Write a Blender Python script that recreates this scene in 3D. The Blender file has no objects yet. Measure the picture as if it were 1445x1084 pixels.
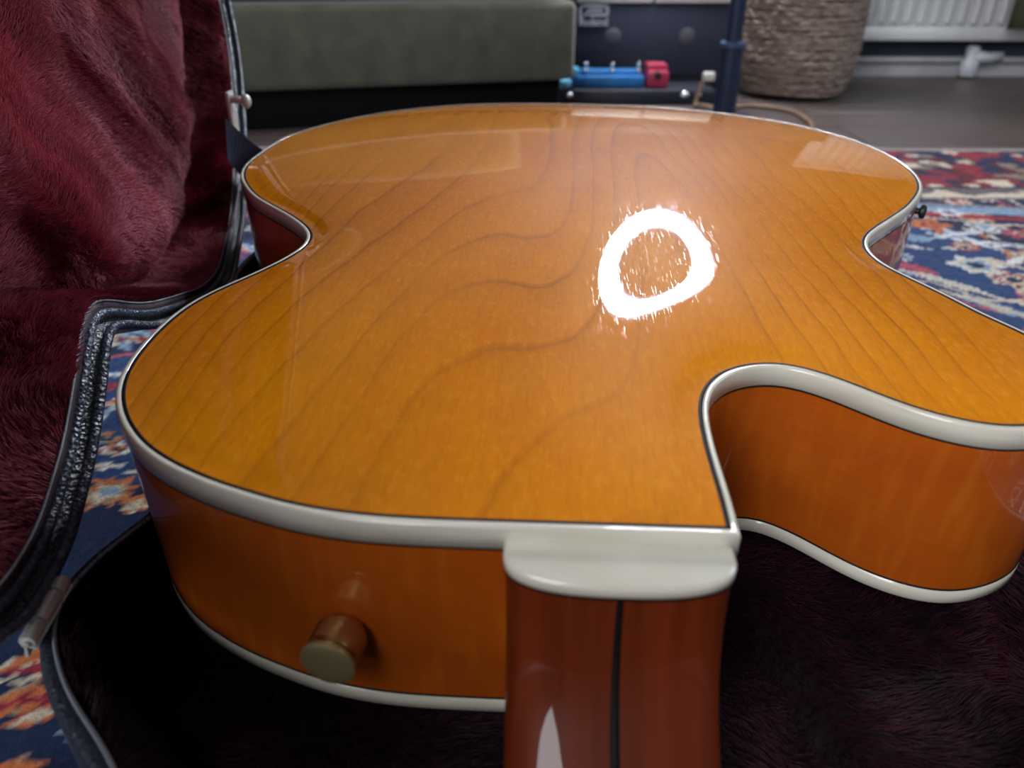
import bpy, bmesh, math, random
import numpy as np
from mathutils import Vector, Matrix
from mathutils.geometry import delaunay_2d_cdt

random.seed(7)
RNG = np.random.default_rng(7)
SC = bpy.context.scene
COL = SC.collection
R = math.radians

# ------------------------------------------------------------------ camera, world, lights, exposure
FPX, W, H = 1060.0, 1445.0, 1084.0
PITCH, ROLL = R(29.5), 0.0023
CAM = Vector((0, 0, .26))
cd = bpy.data.cameras.new('camera'); cam = bpy.data.objects.new('camera', cd); COL.objects.link(cam)
cd.sensor_width = 36; cd.lens = 36 * FPX / W
cd.clip_start = .01
cd.dof.use_dof = True; cd.dof.focus_distance = .33; cd.dof.aperture_fstop = 9.5
cam.matrix_world = Matrix.Translation(CAM) @ Matrix.Rotation(R(90) - PITCH, 4, 'X') @ Matrix.Rotation(ROLL, 4, 'Z')
SC.camera = cam
SC.view_settings.view_transform = 'Standard'; SC.view_settings.look = 'None'
SC.view_settings.gamma = 1; SC.view_settings.use_curve_mapping = False
SC.view_settings.exposure = 0.30

wd = bpy.data.worlds.new('world'); SC.world = wd; wd.use_nodes = True
wd.node_tree.nodes['Background'].inputs[0].default_value = (.80, .88, 1.0, 1)
wd.node_tree.nodes['Background'].inputs[1].default_value = .07

def area(name, loc, target, sx, sy, power, color):
    l = bpy.data.lights.new(name, 'AREA'); l.shape = 'RECTANGLE'; l.size = sx; l.size_y = sy
    l.energy = power; l.color = color
    o = bpy.data.objects.new(name, l); COL.objects.link(o); o.location = loc
    o.rotation_euler = (Vector(target) - Vector(loc)).to_track_quat('-Z', 'Y').to_euler()
    return o
area('daylight_window_right', (2.6, .9, 1.5), (.3, .5, .1), 1.3, 1.3, 20, (.78, .89, 1.0))
area('daylight_window_behind', (-1.15, -1.8, 1.6), (-.05, .2, .1), 1.2, 2.2, 70, (.92, .95, 1.0))
LAMP_POS = Vector((.41, 1.75, .98)); LAMP_R, LAMP_T = .182, .025; LAMP_POWER = 108.0
LAMP_AIM = Vector((-1.2, .80, .15))

# ------------------------------------------------------------------ helpers
def ray(px, py):
    u = (px - W / 2) / FPX; v = (py - H / 2) / FPX
    c, s = math.cos(ROLL), math.sin(ROLL)
    u, v = c * u + s * v, -s * u + c * v
    return Vector((u, math.cos(PITCH) - v * math.sin(PITCH), -(math.sin(PITCH) + v * math.cos(PITCH))))
def onz(px, py, z=0.0):
    d = ray(px, py); return CAM + d * ((z - CAM.z) / d.z)
def ony(px, py, y):
    d = ray(px, py); return CAM + d * ((y - CAM.y) / d.y)

def tag(o, label=None, cat=None, group=None, kind=None):
    if label: o['label'] = label
    if cat: o['category'] = cat
    if group: o['group'] = group
    if kind: o['kind'] = kind
    return o
def empty(name, loc=(0, 0, 0), rz=0):
    o = bpy.data.objects.new(name, None); COL.objects.link(o); o.empty_display_size = .05
    o.location = loc; o.rotation_euler.z = rz
    return o
def mesh(name, v, f, m=None, parent=None, smooth=True, uv=None):
    me = bpy.data.meshes.new(name)
    me.from_pydata([tuple(map(float, p)) for p in v], [], [tuple(int(i) for i in q) for q in f])
    if m: me.materials.append(m)
    if smooth: me.polygons.foreach_set('use_smooth', [True] * len(me.polygons))
    if uv is not None:
        l = me.uv_layers.new(name='UVMap'); li = np.zeros(len(me.loops), dtype=np.int32)
        me.loops.foreach_get('vertex_index', li)
        l.data.foreach_set('uv', np.asarray(uv, dtype=np.float32)[li].ravel())
    me.update()
    o = bpy.data.objects.new(name, me); COL.objects.link(o)
    if parent: o.parent = parent
    return o
def from_bm(name, bm, m=None, parent=None, smooth=False):
    me = bpy.data.meshes.new(name); bmesh.ops.recalc_face_normals(bm, faces=bm.faces[:]); bm.to_mesh(me); bm.free()
    if m: me.materials.append(m)
    if smooth:
        me.polygons.foreach_set('use_smooth', [True] * len(me.polygons))
        try: me.set_sharp_from_angle(angle=R(38))
        except Exception: pass
    o = bpy.data.objects.new(name, me); COL.objects.link(o)
    if parent: o.parent = parent
    return o
def box(bm, c, s, bev=0, seg=2, rot=None):
    g = bmesh.ops.create_cube(bm, size=1); vs = g['verts']
    bmesh.ops.scale(bm, vec=s, verts=vs)
    if bev:
        es = list({e for v in vs for e in v.link_edges})
        r = bmesh.ops.bevel(bm, geom=es, offset=bev, segments=seg, affect='EDGES', profile=.5)
        vs = list({v for f in r['faces'] for v in f.verts} | {v for v in vs if v.is_valid})
    if rot is not None: bmesh.ops.rotate(bm, cent=(0, 0, 0), matrix=rot, verts=vs)
    bmesh.ops.translate(bm, vec=c, verts=vs)
def boxo(name, c, s, m, parent=None, bev=.003, seg=2, rot=None):
    bm = bmesh.new(); box(bm, c, s, bev, seg, rot); return from_bm(name, bm, m, parent, True)
def lathe(prof, seg=32, mat=None, caps=True):
    v, f = [], []
    for r, z in prof:
        for k in range(seg):
            a = 2 * math.pi * k / seg; v.append(Vector((r * math.cos(a), r * math.sin(a), z)))
    for i in range(len(prof) - 1):
        for k in range(seg):
            a, b = i * seg + k, i * seg + (k + 1) % seg
            f.append((a, b, b + seg, a + seg))
    if caps:
        f.append(tuple(range(seg - 1, -1, -1))); n = (len(prof) - 1) * seg; f.append(tuple(range(n, n + seg)))
    if mat is not None: v = [mat @ p for p in v]
    return v, f
def lathe_o(name, prof, m, parent=None, mat=None, seg=32):
    v, f = lathe(prof, seg, mat, name != 'ring_housing')
    o = mesh(name, v, f, m, parent, True)
    try: o.data.set_sharp_from_angle(angle=R(40))
    except Exception: pass
    return o
def tube(path, r, n=10, closed=False):
    P = [Vector(p) for p in path]; N = len(P); v, f = [], []
    up = Vector((0, 0, 1)); prev = None
    for i in range(N):
        if closed: t = P[(i + 1) % N] - P[i - 1]
        else: t = P[min(i + 1, N - 1)] - P[max(i - 1, 0)]
        t.normalize()
        if prev is None:
            a = t.cross(up)
            if a.length < .1: a = t.cross(Vector((1, 0, 0)))
        else: a = prev - t * prev.dot(t)
        a.normalize(); prev = a; b = t.cross(a)
        rr = r[i] if hasattr(r, '__len__') else r
        for k in range(n):
            q = 2 * math.pi * k / n; v.append(P[i] + a * (rr * math.cos(q)) + b * (rr * math.sin(q)))
    for i in range(N if closed else N - 1):
        j = (i + 1) % N
        for k in range(n):
            f.append((i * n + k, i * n + (k + 1) % n, j * n + (k + 1) % n, j * n + k))
    if not closed:
        f.append(tuple(range(n - 1, -1, -1))); f.append(tuple(range((N - 1) * n, N * n)))
    return v, f
def strip(rows, closed=False):
    """rows: list of equal-length loops of points; quads between neighbours."""
    v = [p for r in rows for p in r]; n = len(rows[0]); f = []
    for i in range(len(rows) - 1):
        for k in range(n if closed else n - 1):
            a, b = i * n + k, i * n + (k + 1) % n
            f.append((a, b, b + n, a + n))
    return v, f

def smooth_curve(P, step, sigma, closed=False):
    P = np.asarray(P, float)
    if closed: P = np.vstack([P, P[:1]])
    # catmull-rom (centripetal-ish) dense then resample uniformly and gaussian smooth
    out = []
    n = len(P)
    for i in range(n - 1):
        p1, p2 = P[i], P[i + 1]
        if closed: p0, p3 = P[(i - 1) % (n - 1)], P[(i + 2) % (n - 1)] if i + 2 < n else P[1]
        else: p0, p3 = P[max(i - 1, 0)], P[min(i + 2, n - 1)]
        def tj(ti, a, b): return ti + max(np.linalg.norm(b - a), 1e-6) ** .5
        t0 = 0; t1 = tj(t0, p0, p1) if i or closed else 1e-3; t2 = tj(t1, p1, p2); t3 = tj(t2, p2, p3)
        for t in np.linspace(t1, t2, 24, endpoint=False):
            a1 = (t1 - t) / (t1 - t0) * p0 + (t - t0) / (t1 - t0) * p1
            a2 = (t2 - t) / (t2 - t1) * p1 + (t - t1) / (t2 - t1) * p2
            a3 = (t3 - t) / (t3 - t2) * p2 + (t - t2) / (t3 - t2) * p3
            b1 = (t2 - t) / (t2 - t0) * a1 + (t - t0) / (t2 - t0) * a2
            b2 = (t3 - t) / (t3 - t1) * a2 + (t - t1) / (t3 - t1) * a3
            out.append((t2 - t) / (t2 - t1) * b1 + (t - t1) / (t2 - t1) * b2)
    out.append(P[-1]); out = np.array(out)
    def resample(q, stp):
        d = np.r_[0, np.cumsum(np.linalg.norm(np.diff(q, axis=0), axis=1))]
        m = max(8, int(round(d[-1] / stp))); s = np.linspace(0, d[-1], m + 1)
        return np.stack([np.interp(s, d, q[:, k]) for k in range(q.shape[1])], 1)
    fine = step / 3
    q = resample(out, fine)
    k = int(4 * sigma / fine) + 1; w = np.exp(-.5 * (np.arange(-k, k + 1) * fine / sigma) ** 2); w /= w.sum()
    if closed:
        q = q[:-1]; e = np.vstack([q[-k:], q, q[:k]])
    else:  # odd reflection keeps the ends where they are
        e = np.vstack([2 * q[0] - q[k:0:-1], q, 2 * q[-1] - q[-2:-k - 2:-1]])
    q = np.stack([np.convolve(e[:, j], w, 'valid') for j in range(q.shape[1])], 1)
    if closed: return resample(np.vstack([q, q[:1]]), step)[:-1]
    return resample(q, step)
def normals2(P):
    """outward normals of a closed CCW polygon, mitred."""
    a = P - np.roll(P, 1, 0); b = np.roll(P, -1, 0) - P
    a /= np.linalg.norm(a, axis=1)[:, None] + 1e-12; b /= np.linalg.norm(b, axis=1)[:, None] + 1e-12
    na = np.stack([a[:, 1], -a[:, 0]], 1); nb = np.stack([b[:, 1], -b[:, 0]], 1)
    s = na + nb; return s / np.maximum((s * s).sum(1), .8)[:, None] * 2
def inside(pts, poly):
    x, y = pts[:, 0], pts[:, 1]; c = np.zeros(len(pts), bool)
    for (x1, y1), (x2, y2) in zip(poly, np.roll(poly, -1, 0)):
        if y1 == y2: continue
        k = ((y1 > y) != (y2 > y)) & (x < (x2 - x1) * (y - y1) / (y2 - y1) + x1); c ^= k
    return c
def edge_dist(pts, poly):
    a = poly; b = np.roll(poly, -1, 0); d = np.full(len(pts), 1e9)
    for p, q in zip(a, b):
        ab = q - p; t = np.clip(((pts - p) @ ab) / (ab @ ab + 1e-15), 0, 1)
        d = np.minimum(d, np.linalg.norm(pts - (p + t[:, None] * ab), axis=1))
    return d
def plate(poly, step, keep):
    """triangulated flat plate: boundary polygon + inner grid points at least keep from the edge"""
    lo, hi = poly.min(0), poly.max(0)
    nx, ny = int((hi[0] - lo[0]) / step) + 2, int((hi[1] - lo[1]) / step) + 2
    gx, gy = np.meshgrid(lo[0] + step * np.arange(nx), lo[1] + step * np.arange(ny))
    g = np.stack([gx.ravel(), gy.ravel()], 1)
    m = inside(g, poly); g = g[m]; idx = np.nonzero(m)[0]
    d = edge_dist(g, poly); kk = d > keep; g = g[kk]; idx = idx[kk]
    pts = np.vstack([poly, g]); n = len(poly)
    r = delaunay_2d_cdt([Vector(p) for p in pts], [(i, (i + 1) % n) for i in range(n)], [], 1, 1e-7)
    v = np.array([tuple(p) for p in r[0]]); src = [o[0] if o else -1 for o in r[3]]
    return v, r[2], src, m.reshape(ny, nx), idx, n, lo
def poisson(mask, it=900):
    h = np.zeros(mask.shape); yy, xx = np.indices(mask.shape); red = (yy + xx) % 2 == 0
    p = np.pad(h, 1); mk = mask
    w = 1.96
    for _ in range(it):
        for c in (red & mk, (~red) & mk):
            nb = p[:-2, 1:-1] + p[2:, 1:-1] + p[1:-1, :-2] + p[1:-1, 2:]
            s = p[1:-1, 1:-1]; s[c] += w * ((nb[c] + 1) / 4 - s[c])
    return p[1:-1, 1:-1] / p.max()

# ------------------------------------------------------------------ materials
class NT:
    def __init__(s, name):
        s.m = bpy.data.materials.new(name); s.m.use_nodes = True; s.t = s.m.node_tree; s.n = s.t.nodes
        s.b = s.n['Principled BSDF']
    def add(s, t, **k):
        n = s.n.new(t)
        for a, b in k.items():
            if a[0] == '_': n.inputs[int(a[1:])].default_value = b
            else: setattr(n, a, b)
        return n
    def l(s, a, b):
        s.t.links.new(a, b)
    def math(s, op, a, b=None, c=None):
        n = s.add('ShaderNodeMath', operation=op)
        for i, x in enumerate((a, b, c)):
            if x is None: continue
            if isinstance(x, (int, float)): n.inputs[i].default_value = x
            else: s.l(x, n.inputs[i])
        return n.outputs[0]
    def ramp(s, fac, stops, interp='LINEAR'):
        n = s.add('ShaderNodeValToRGB'); e = n.color_ramp.elements; n.color_ramp.interpolation = interp
        while len(e) < len(stops): e.new(.5)
        for i, (p, c) in enumerate(stops):
            e[i].position = p; e[i].color = (*c, 1) if len(c) == 3 else c
        s.l(fac, n.inputs[0]); return n.outputs[0]
    def mix(s, fac, a, b, mode='MIX'):
        n = s.add('ShaderNodeMix', data_type='RGBA', blend_type=mode)
        for i, x in ((0, fac), (6, a), (7, b)):
            if isinstance(x, (int, float)): n.inputs[i].default_value = x
            elif isinstance(x, tuple): n.inputs[i].default_value = (*x, 1)
            else: s.l(x, n.inputs[i])
        return n.outputs[2]
    def coord(s, kind='Object', scale=(1, 1, 1), rot=(0, 0, 0), loc=(0, 0, 0)):
        c = s.add('ShaderNodeTexCoord'); mp = s.add('ShaderNodeMapping')
        mp.inputs['Scale'].default_value = scale; mp.inputs['Rotation'].default_value = rot; mp.inputs['Location'].default_value = loc
        s.l(c.outputs[kind], mp.inputs[0]); return mp.outputs[0]
    def noise(s, vec, scale, detail=3, rough=.5, dist=0):
        n = s.add('ShaderNodeTexNoise'); n.inputs['Scale'].default_value = scale; n.inputs['Detail'].default_value = detail
        n.inputs['Roughness'].default_value = rough; n.inputs['Distortion'].default_value = dist
        s.l(vec, n.inputs['Vector']); return n.outputs[0]
    def bump(s, h, strength, dist, slot='Normal'):
        n = s.add('ShaderNodeBump'); n.inputs['Strength'].default_value = strength; n.inputs['Distance'].default_value = dist
        s.l(h, n.inputs['Height']); s.l(n.outputs[0], s.b.inputs[slot]); return n
    def set(s, **k):
        for a, b in k.items():
            s.b.inputs[a.replace('_', ' ')].default_value = (*b, 1) if isinstance(b, tuple) and len(b) == 3 else b
        return s
def plain(name, col, rough=.5, metal=0, bumpy=None, spec=.5, coat=0, vary=.12):
    t = NT(name); t.set(Roughness=rough, Metallic=metal, Specular_IOR_Level=spec, Coat_Weight=coat, Coat_Roughness=.05)
    v = t.coord(); f = t.noise(v, 25, 3)
    c = t.ramp(f, [(.25, tuple(x * (1 - vary) for x in col)), (.75, tuple(min(1, x * (1 + vary)) for x in col))])
    t.l(c, t.b.inputs['Base Color'])
    if bumpy: t.bump(t.noise(v, bumpy[0], 4), bumpy[1], bumpy[2])
    return t.m

def wood_back():
    t = NT('amber_lacquered_maple'); t.set(Roughness=.42, Coat_Weight=1.0, Coat_Roughness=.03, Specular_IOR_Level=.015)
    t.b.inputs['Coat IOR'].default_value = 1.5
    c = t.add('ShaderNodeTexCoord'); sp = t.add('ShaderNodeSeparateXYZ'); t.l(c.outputs['Object'], sp.inputs[0])
    x, y = sp.outputs[0], sp.outputs[1]
    warp = t.math('SUBTRACT', t.noise(t.coord(scale=(1, .5, 1)), 14, 2, .5), .5)
    fine = t.math('SUBTRACT', t.noise(t.coord(scale=(1, .5, 1), loc=(3, 1, 0)), 70, 2, .5), .5)
    xc = t.math('ADD', t.math('SUBTRACT', x, .012), t.math('MULTIPLY', warp, .020))
    q = t.math('MULTIPLY', t.math('MULTIPLY', xc, xc), 40)                      # nested arches opening towards the neck
    arch = t.math('ADD', t.math('MULTIPLY', y, 1.0), q)
    slow = t.noise(t.coord(scale=(1, .22, 1), loc=(.3, .1, 0)), 8, 1, .4)      # long contour figure along the body
    ph = t.math('ADD', t.math('MULTIPLY', arch, 9.0), t.math('MULTIPLY', slow, 11.0))
    ph = t.math('ADD', ph, t.math('MULTIPLY', fine, .22))
    ph = t.math('ADD', ph, t.math('MULTIPLY', warp, .9))
    fr = t.math('FRACT', ph)
    line = t.math('SUBTRACT', 1.0, t.math('MINIMUM', t.math('MULTIPLY', t.math('ABSOLUTE', t.math('SUBTRACT', fr, .93)), 14.0), 1.0))
    grad = t.math('POWER', fr, 3.0)
    fade = t.ramp(t.noise(t.coord(scale=(1, .5, 1), loc=(0, 4, 0)), 9, 2), [(.40, (.12, .12, .12)), (.62, (1, 1, 1))])
    amt = t.math('MULTIPLY', t.math('ADD', t.math('MULTIPLY', t.math('POWER', line, 2.0), .36), t.math('MULTIPLY', grad, .30)), fade)
    cloud = t.noise(t.coord(scale=(1, .7, 1)), 6.5, 3, .55)
    base = t.ramp(cloud, [(.3, (.60, .168, .0015)), (.5, (.71, .222, .002)), (.7, (.80, .285, .004))])
    fib = t.noise(t.coord(scale=(1, .09, 1)), 750, 2, .6)
    spk = t.noise(t.coord(scale=(1, .45, 1)), 420, 2, .6)
    base = t.mix(t.math('MULTIPLY', t.ramp(fib, [(.45, (0, 0, 0)), (.75, (1, 1, 1))]), .30), base, (.42, .115, .004))
    base = t.mix(t.math('MULTIPLY', t.ramp(spk, [(.5, (0, 0, 0)), (.72, (1, 1, 1))]), .35), base, (.86, .36, .02))
    smoke = t.ramp(t.noise(t.coord(scale=(1, .6, 1), loc=(1, 7, 0)), 8, 3, .6), [(.56, (0, 0, 0)), (.72, (1, 1, 1))])
    base = t.mix(t.math('MULTIPLY', smoke, .42), base, (.40, .12, .008))
    col = t.mix(amt, base, (.26, .075, .006))
    t.l(col, t.b.inputs['Base Color'])
    # hair-line polishing scratches in the lacquer
    tot = None
    for i, ang in enumerate((12, 74, -33, 118, 40)):
        n = t.noise(t.coord(scale=(1, .030, 1), rot=(0, 0, R(ang)), loc=(i * 1.7, i, 0)), 1500, 0, .4)
        s = t.ramp(n, [(.76, (0, 0, 0)), (.785, (1, 1, 1))])
        tot = s if tot is None else t.math('MAXIMUM', tot, s)
    patch = t.ramp(t.noise(t.coord(loc=(2, 2, 1)), 7, 2), [(.35, (.25, .25, .25)), (.6, (1, 1, 1))])
    scr = t.math('MULTIPLY', tot, patch)
    b = t.add('ShaderNodeBump'); b.inputs['Strength'].default_value = .012; b.inputs['Distance'].default_value = .0001
    h = t.math('ADD', t.math('MULTIPLY', scr, -.5), 0.0)
    t.l(h, b.inputs['Height']); t.l(b.outputs[0], t.b.inputs['Coat Normal'])
    rr = t.math('ADD', .018, t.math('MULTIPLY', scr, .10)); t.l(rr, t.b.inputs['Coat Roughness'])
    return t.m
def wood_side():
    t = NT('amber_lacquered_side'); t.set(Roughness=.4, Coat_Weight=.85, Coat_Roughness=.02, Specular_IOR_Level=.2)
    v = t.coord('UV', (1, 1, 1)); n1 = t.noise(t.coord('UV', (9, 260, 1)), 6, 3, .6); n2 = t.noise(t.coord('UV', (10, 30, 1)), 1.0, 3)
    base = t.ramp(n2, [(.3, (.38, .066, .004)), (.7, (.49, .096, .006))])
    flame = t.noise(t.coord('UV', (60, 9, 1), rot=(0, 0, .3)), 3, 2)
    base = t.mix(t.math('MULTIPLY', t.ramp(n1, [(.4, (0, 0, 0)), (.7, (1, 1, 1))]), .4), base, (.30, .06, .004))
    base = t.mix(t.math('MULTIPLY', t.ramp(flame, [(.5, (0, 0, 0)), (.75, (1, 1, 1))]), .25), base, (.66, .19, .014))
    t.l(base, t.b.inputs['Base Color']); return t.m
def wood_neck():
    t = NT('dark_red_lacquered_neck'); t.set(Roughness=.4, Coat_Weight=.5, Coat_Roughness=.02, Specular_IOR_Level=.1)
    n = t.noise(t.coord(scale=(1, .06, .06)), 160, 3, .55); n2 = t.noise(t.coord(scale=(1, .3, .3)), 18, 2)
    c = t.ramp(n, [(.3, (.085, .012, .003)), (.7, (.16, .022, .006))])
    c = t.mix(t.math('MULTIPLY', n2, .35), c, (.22, .040, .008)); t.l(c, t.b.inputs['Base Color']); return t.m
def ivory():
    t = NT('aged_ivory_binding'); t.set(Roughness=.3, Coat_Weight=.8, Coat_Roughness=.03)
    n = t.noise(t.coord(scale=(1, 1, 6)), 40, 3); c = t.ramp(n, [(.3, (.66, .615, .50)), (.7, (.76, .72, .61))])
    t.l(c, t.b.inputs['Base Color']); t.b.inputs['Subsurface Weight'].default_value = .1; t.b.inputs['Subsurface Radius'].default_value = (.002, .0015, .001)
    return t.m
def tolex(name, col):
    t = NT(name); t.set(Roughness=.28, Specular_IOR_Level=.8)
    v = t.coord(); vo = t.add('ShaderNodeTexVoronoi'); vo.inputs['Scale'].default_value = 620; t.l(v, vo.inputs['Vector'])
    n = t.noise(v, 900, 3, .6); h = t.math('ADD', vo.outputs['Distance'], t.math('MULTIPLY', n, .7))
    c = t.ramp(n, [(.3, tuple(x * .6 for x in col)), (.7, tuple(x * 1.3 for x in col))]); t.l(c, t.b.inputs['Base Color'])
    t.bump(h, .9, .0007); return t.m
def plush(name, dark, light, sheen):
    t = NT(name); t.set(Roughness=.75, Specular_IOR_Level=.25)
    n = t.noise(t.coord(), 30, 3); c = t.ramp(n, [(.3, dark), (.7, light)]); t.l(c, t.b.inputs['Base Color'])
    t.b.inputs['Sheen Weight'].default_value = sheen; t.b.inputs['Sheen Tint'].default_value = (.9, .55, .6, 1)
    return t.m
def plush_hair(name, dark, light):
    t = NT(name); t.set(Roughness=.55, Specular_IOR_Level=.3)
    a = t.add('ShaderNodeAttribute', attribute_name='tone'); c = t.ramp(a.outputs['Fac'], [(0, dark), (1, light)])
    t.l(c, t.b.inputs['Base Color']); return t.m

M = dict(back=wood_back(), side=wood_side(), neck=wood_neck(), ivory=ivory(),
         black=plain('black_purfling', (.006, .005, .005), .6, spec=.15),
         ebony=plain('dark_fingerboard', (.02, .012, .01), .4),
         gold=plain('worn_gold_metal', (.56, .36, .16), .32, 1, (700, .15, .0002)),
         goldface=plain('dull_gold_face', (.44, .35, .17), .36, .6, vary=.2),
         brass=plain('nickel_brass_hinge', (.80, .78, .70), .32, .35, (200, .1, .0003)),
         tolex=tolex('black_pebbled_case_cover', (.016, .020, .030)),
         slate=tolex('slate_case_cover', (.040, .052, .078)),
         bead=tolex('black_case_piping', (.045, .062, .10)),
         trimthread=plain('pale_case_edging', (.34, .36, .42), .6, bumpy=(900, .8, .0006)),
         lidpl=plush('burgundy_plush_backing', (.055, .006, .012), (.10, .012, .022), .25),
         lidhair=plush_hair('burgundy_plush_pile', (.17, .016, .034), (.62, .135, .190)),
         basepl=plush('shade_dark_plush_backing', (.006, .002, .004), (.010, .003, .006), .0),  # same plush as the lid, shade inside the base put into its colour
         basehair=plush_hair('shade_dark_plush_pile', (.006, .002, .005), (.072, .013, .030)),  # pile darkened in colour too, for the shade inside the base
         strap=plain('slate_webbing', (.10, .135, .20), .65, bumpy=(1200, .4, .0003)),
         rubber=plain('black_rubber', (.01, .01, .012), .5))

# ------------------------------------------------------------------ room shell
def struct(o): o['kind'] = 'structure'; return o
floor_m = plain('dark_parquet_underlay', (.05, .042, .04), .5)
struct(boxo('floor', (0, .4, -.036), (7, 5.2, .04), floor_m, bev=0))
floor = bpy.data.objects['floor']
def plank_mat():
    t = NT('dark_oak_plank'); t.set(Roughness=.42, Specular_IOR_Level=.4)
    oi = t.add('ShaderNodeObjectInfo'); n = t.noise(t.coord(scale=(.12, 1, 1)), 60, 4, .6)
    c = t.ramp(n, [(.3, (.064, .045, .041)), (.7, (.098, .072, .067))])
    c = t.mix(t.math('MULTIPLY', oi.outputs['Random'], .5), c, (.070, .055, .050)); t.l(c, t.b.inputs['Base Color']); return t.m
pm = plank_mat()
bm = bmesh.new(); box(bm, (0, 0, 0), (1.196, .136, .007), .0015, 1); pk0 = from_bm('plank', bm, pm, floor, True)
first = True
for j in range(8):
    for i in range(4):
        o = pk0 if first else pk0.copy()
        if not first: COL.objects.link(o); o.parent = floor
        first = False
        o.location = (-1.3 + i * 1.2 + (.6 if j % 2 else .1), 1.10 + j * .14, -.0115)
WALL_Y = 2.15
struct(boxo('wall_back', (0, WALL_Y + .05, 1.2), (7, .1, 2.5), plain('grey_painted_plaster', (.045, .055, .080), .85), bev=0))
struct(boxo('baseboard_back', (1.2, WALL_Y - .008, .008), (4.4, .016, .045), plain('grey_white_baseboard', (.50, .50, .52), .5), bev=.003))

# ------------------------------------------------------------------ persian rug (knots coloured one by one on a fine grid)
def vnoise(x, y, s, seed=0):
    r = np.random.default_rng(seed); g = r.random((96, 96))
    u = (x * s) % 96; v = (y * s) % 96; i = u.astype(int); j = v.astype(int); a = u - i; b = v - j
    a = a * a * (3 - 2 * a); b = b * b * (3 - 2 * b); i2 = (i + 1) % 96; j2 = (j + 1) % 96
    return (g[i, j] * (1 - a) + g[i2, j] * a) * (1 - b) + (g[i, j2] * (1 - a) + g[i2, j2] * a) * b
def make_rug():
    x0, x1, y0, y1 = -.62, 1.55, -.45, 1.228
    st = .0028
    nx, ny = int((x1 - x0) / st), int((y1 - y0) / st)
    X, Y = np.meshgrid(np.linspace(x0, x1, nx), np.linspace(y0, y1, ny))
    jx = (RNG.random(X.shape) - .5) * .0026; jy = (RNG.random(X.shape) - .5) * .0026
    x = X + jx + (vnoise(X, Y, 60, 3) - .5) * .004; y = Y + jy + (vnoise(X, Y, 60, 4) - .5) * .004
    NAVY = (.010, .020, .062); BLUE = (.022, .055, .16); RED = (.26, .022, .045); ORANGE = (.50, .15, .055); CREAM = (.58, .50, .38)
    WHITE = (.66, .66, .66); SKY = (.22, .33, .46); PINK = (.46, .085, .14); TAN = (.36, .24, .16); GREY = (.22, .22, .26); MAR = (.10, .012, .022)
    C = np.empty(X.shape + (3,)); C[:] = NAVY
    def put(mask, col): C[mask] = col
    put(vnoise(x, y, 7, 11) > .66, BLUE)
    # scrolling vines
    f = vnoise(x, y, 9, 21) * .7 + vnoise(x, y, 19, 22) * .3
    for lev, w, col in ((.42, .020, WHITE), (.55, .016, CREAM), (.66, .014, PINK), (.34, .012, SKY)):
        put(np.abs(f - lev) < w * .8, col)
    put((np.abs(f - .42) < .005), GREY)
    def rosette(cx, cy, r, cols, k=8, rot=0.0, asp=1.0):
        dx, dy = (x - cx), (y - cy) / asp; rad = np.hypot(dx, dy); box_ = rad < r * 1.4
        a = np.arctan2(dy[box_], dx[box_]) + rot; rr = rad[box_] / r
        sc = .84 + .16 * np.cos(k * a); sub = C[box_]
        for q, col in zip((1.0, .80, .56, .30), cols):
            sub[rr < q * (sc if q > .4 else 1)] = col
        pet = (np.abs(np.cos(k * a / 2)) < .14) & (rr < .76 * sc) & (rr > .32); sub[pet] = cols[0]
        C[box_] = sub
    def leaf(cx, cy, L, w, ang, col, edge):
        c, s = math.cos(ang), math.sin(ang); u = (x - cx) * c + (y - cy) * s; v = -(x - cx) * s + (y - cy) * c
        d = np.abs(v) / (w * np.maximum(1 - (u / L) ** 2, 0) + 1e-6); m = np.abs(u) < L
        put(m & (d < 1), edge); put(m & (d < .62), col)
    pal = [(ORANGE, CREAM, ORANGE, SKY), (WHITE, RED, CREAM, NAVY), (CREAM, ORANGE, WHITE, RED), (PINK, CREAM, SKY, NAVY),
           (WHITE, SKY, NAVY, ORANGE), (RED, ORANGE, CREAM, NAVY), (ORANGE, TAN, CREAM, GREY)]
    rr_ = random.Random(5); gy = y0
    while gy < 1.0:
        gx = x0
        while gx < x1:
            px, py = gx + rr_.uniform(-.02, .02), gy + rr_.uniform(-.018, .018)
            k = rr_.random()
            if k < .55: rosette(px, py, rr_.uniform(.014, .026), rr_.choice(pal), rr_.choice((6, 8, 10)), rr_.random() * 3)
            else:
                for _ in range(3): leaf(px + rr_.uniform(-.02, .02), py + rr_.uniform(-.02, .02), rr_.uniform(.014, .028), rr_.uniform(.004, .008), rr_.uniform(0, 3.14), rr_.choice((ORANGE, CREAM, RED, SKY, WHITE, PINK)), rr_.choice((WHITE, MAR, CREAM, NAVY)))
            gx += .072
        gy += .066
    # the motifs that show between the case lid and the guitar
    def P(px, py): q = onz(px, py, 0); return q.x, q.y
    for reg in (((208, 470), .055), ((150, 560), .03), ((180, 610), .03)):
        pass
    win = (x > -.30) & (x < -.13) & (y > .19) & (y < .50)
    put(win, NAVY); put(win & (y > .345) & (vnoise(x, y, 9, 5) > .3), BLUE)
    for px, py, r, c, k, asp in ((152, 692, .0165, (ORANGE, TAN, CREAM, SKY), 9, 1.0), (188, 712, .0095, (ORANGE, CREAM, TAN, CREAM), 6, 1),
                                 (140, 622, .016, (ORANGE, TAN, NAVY, SKY), 7, .8), (168, 632, .010, (WHITE, CREAM, ORANGE, NAVY), 6, .8)):
        cx, cy = P(px, py); rosette(cx, cy, r, c, k, .4, asp)
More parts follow.
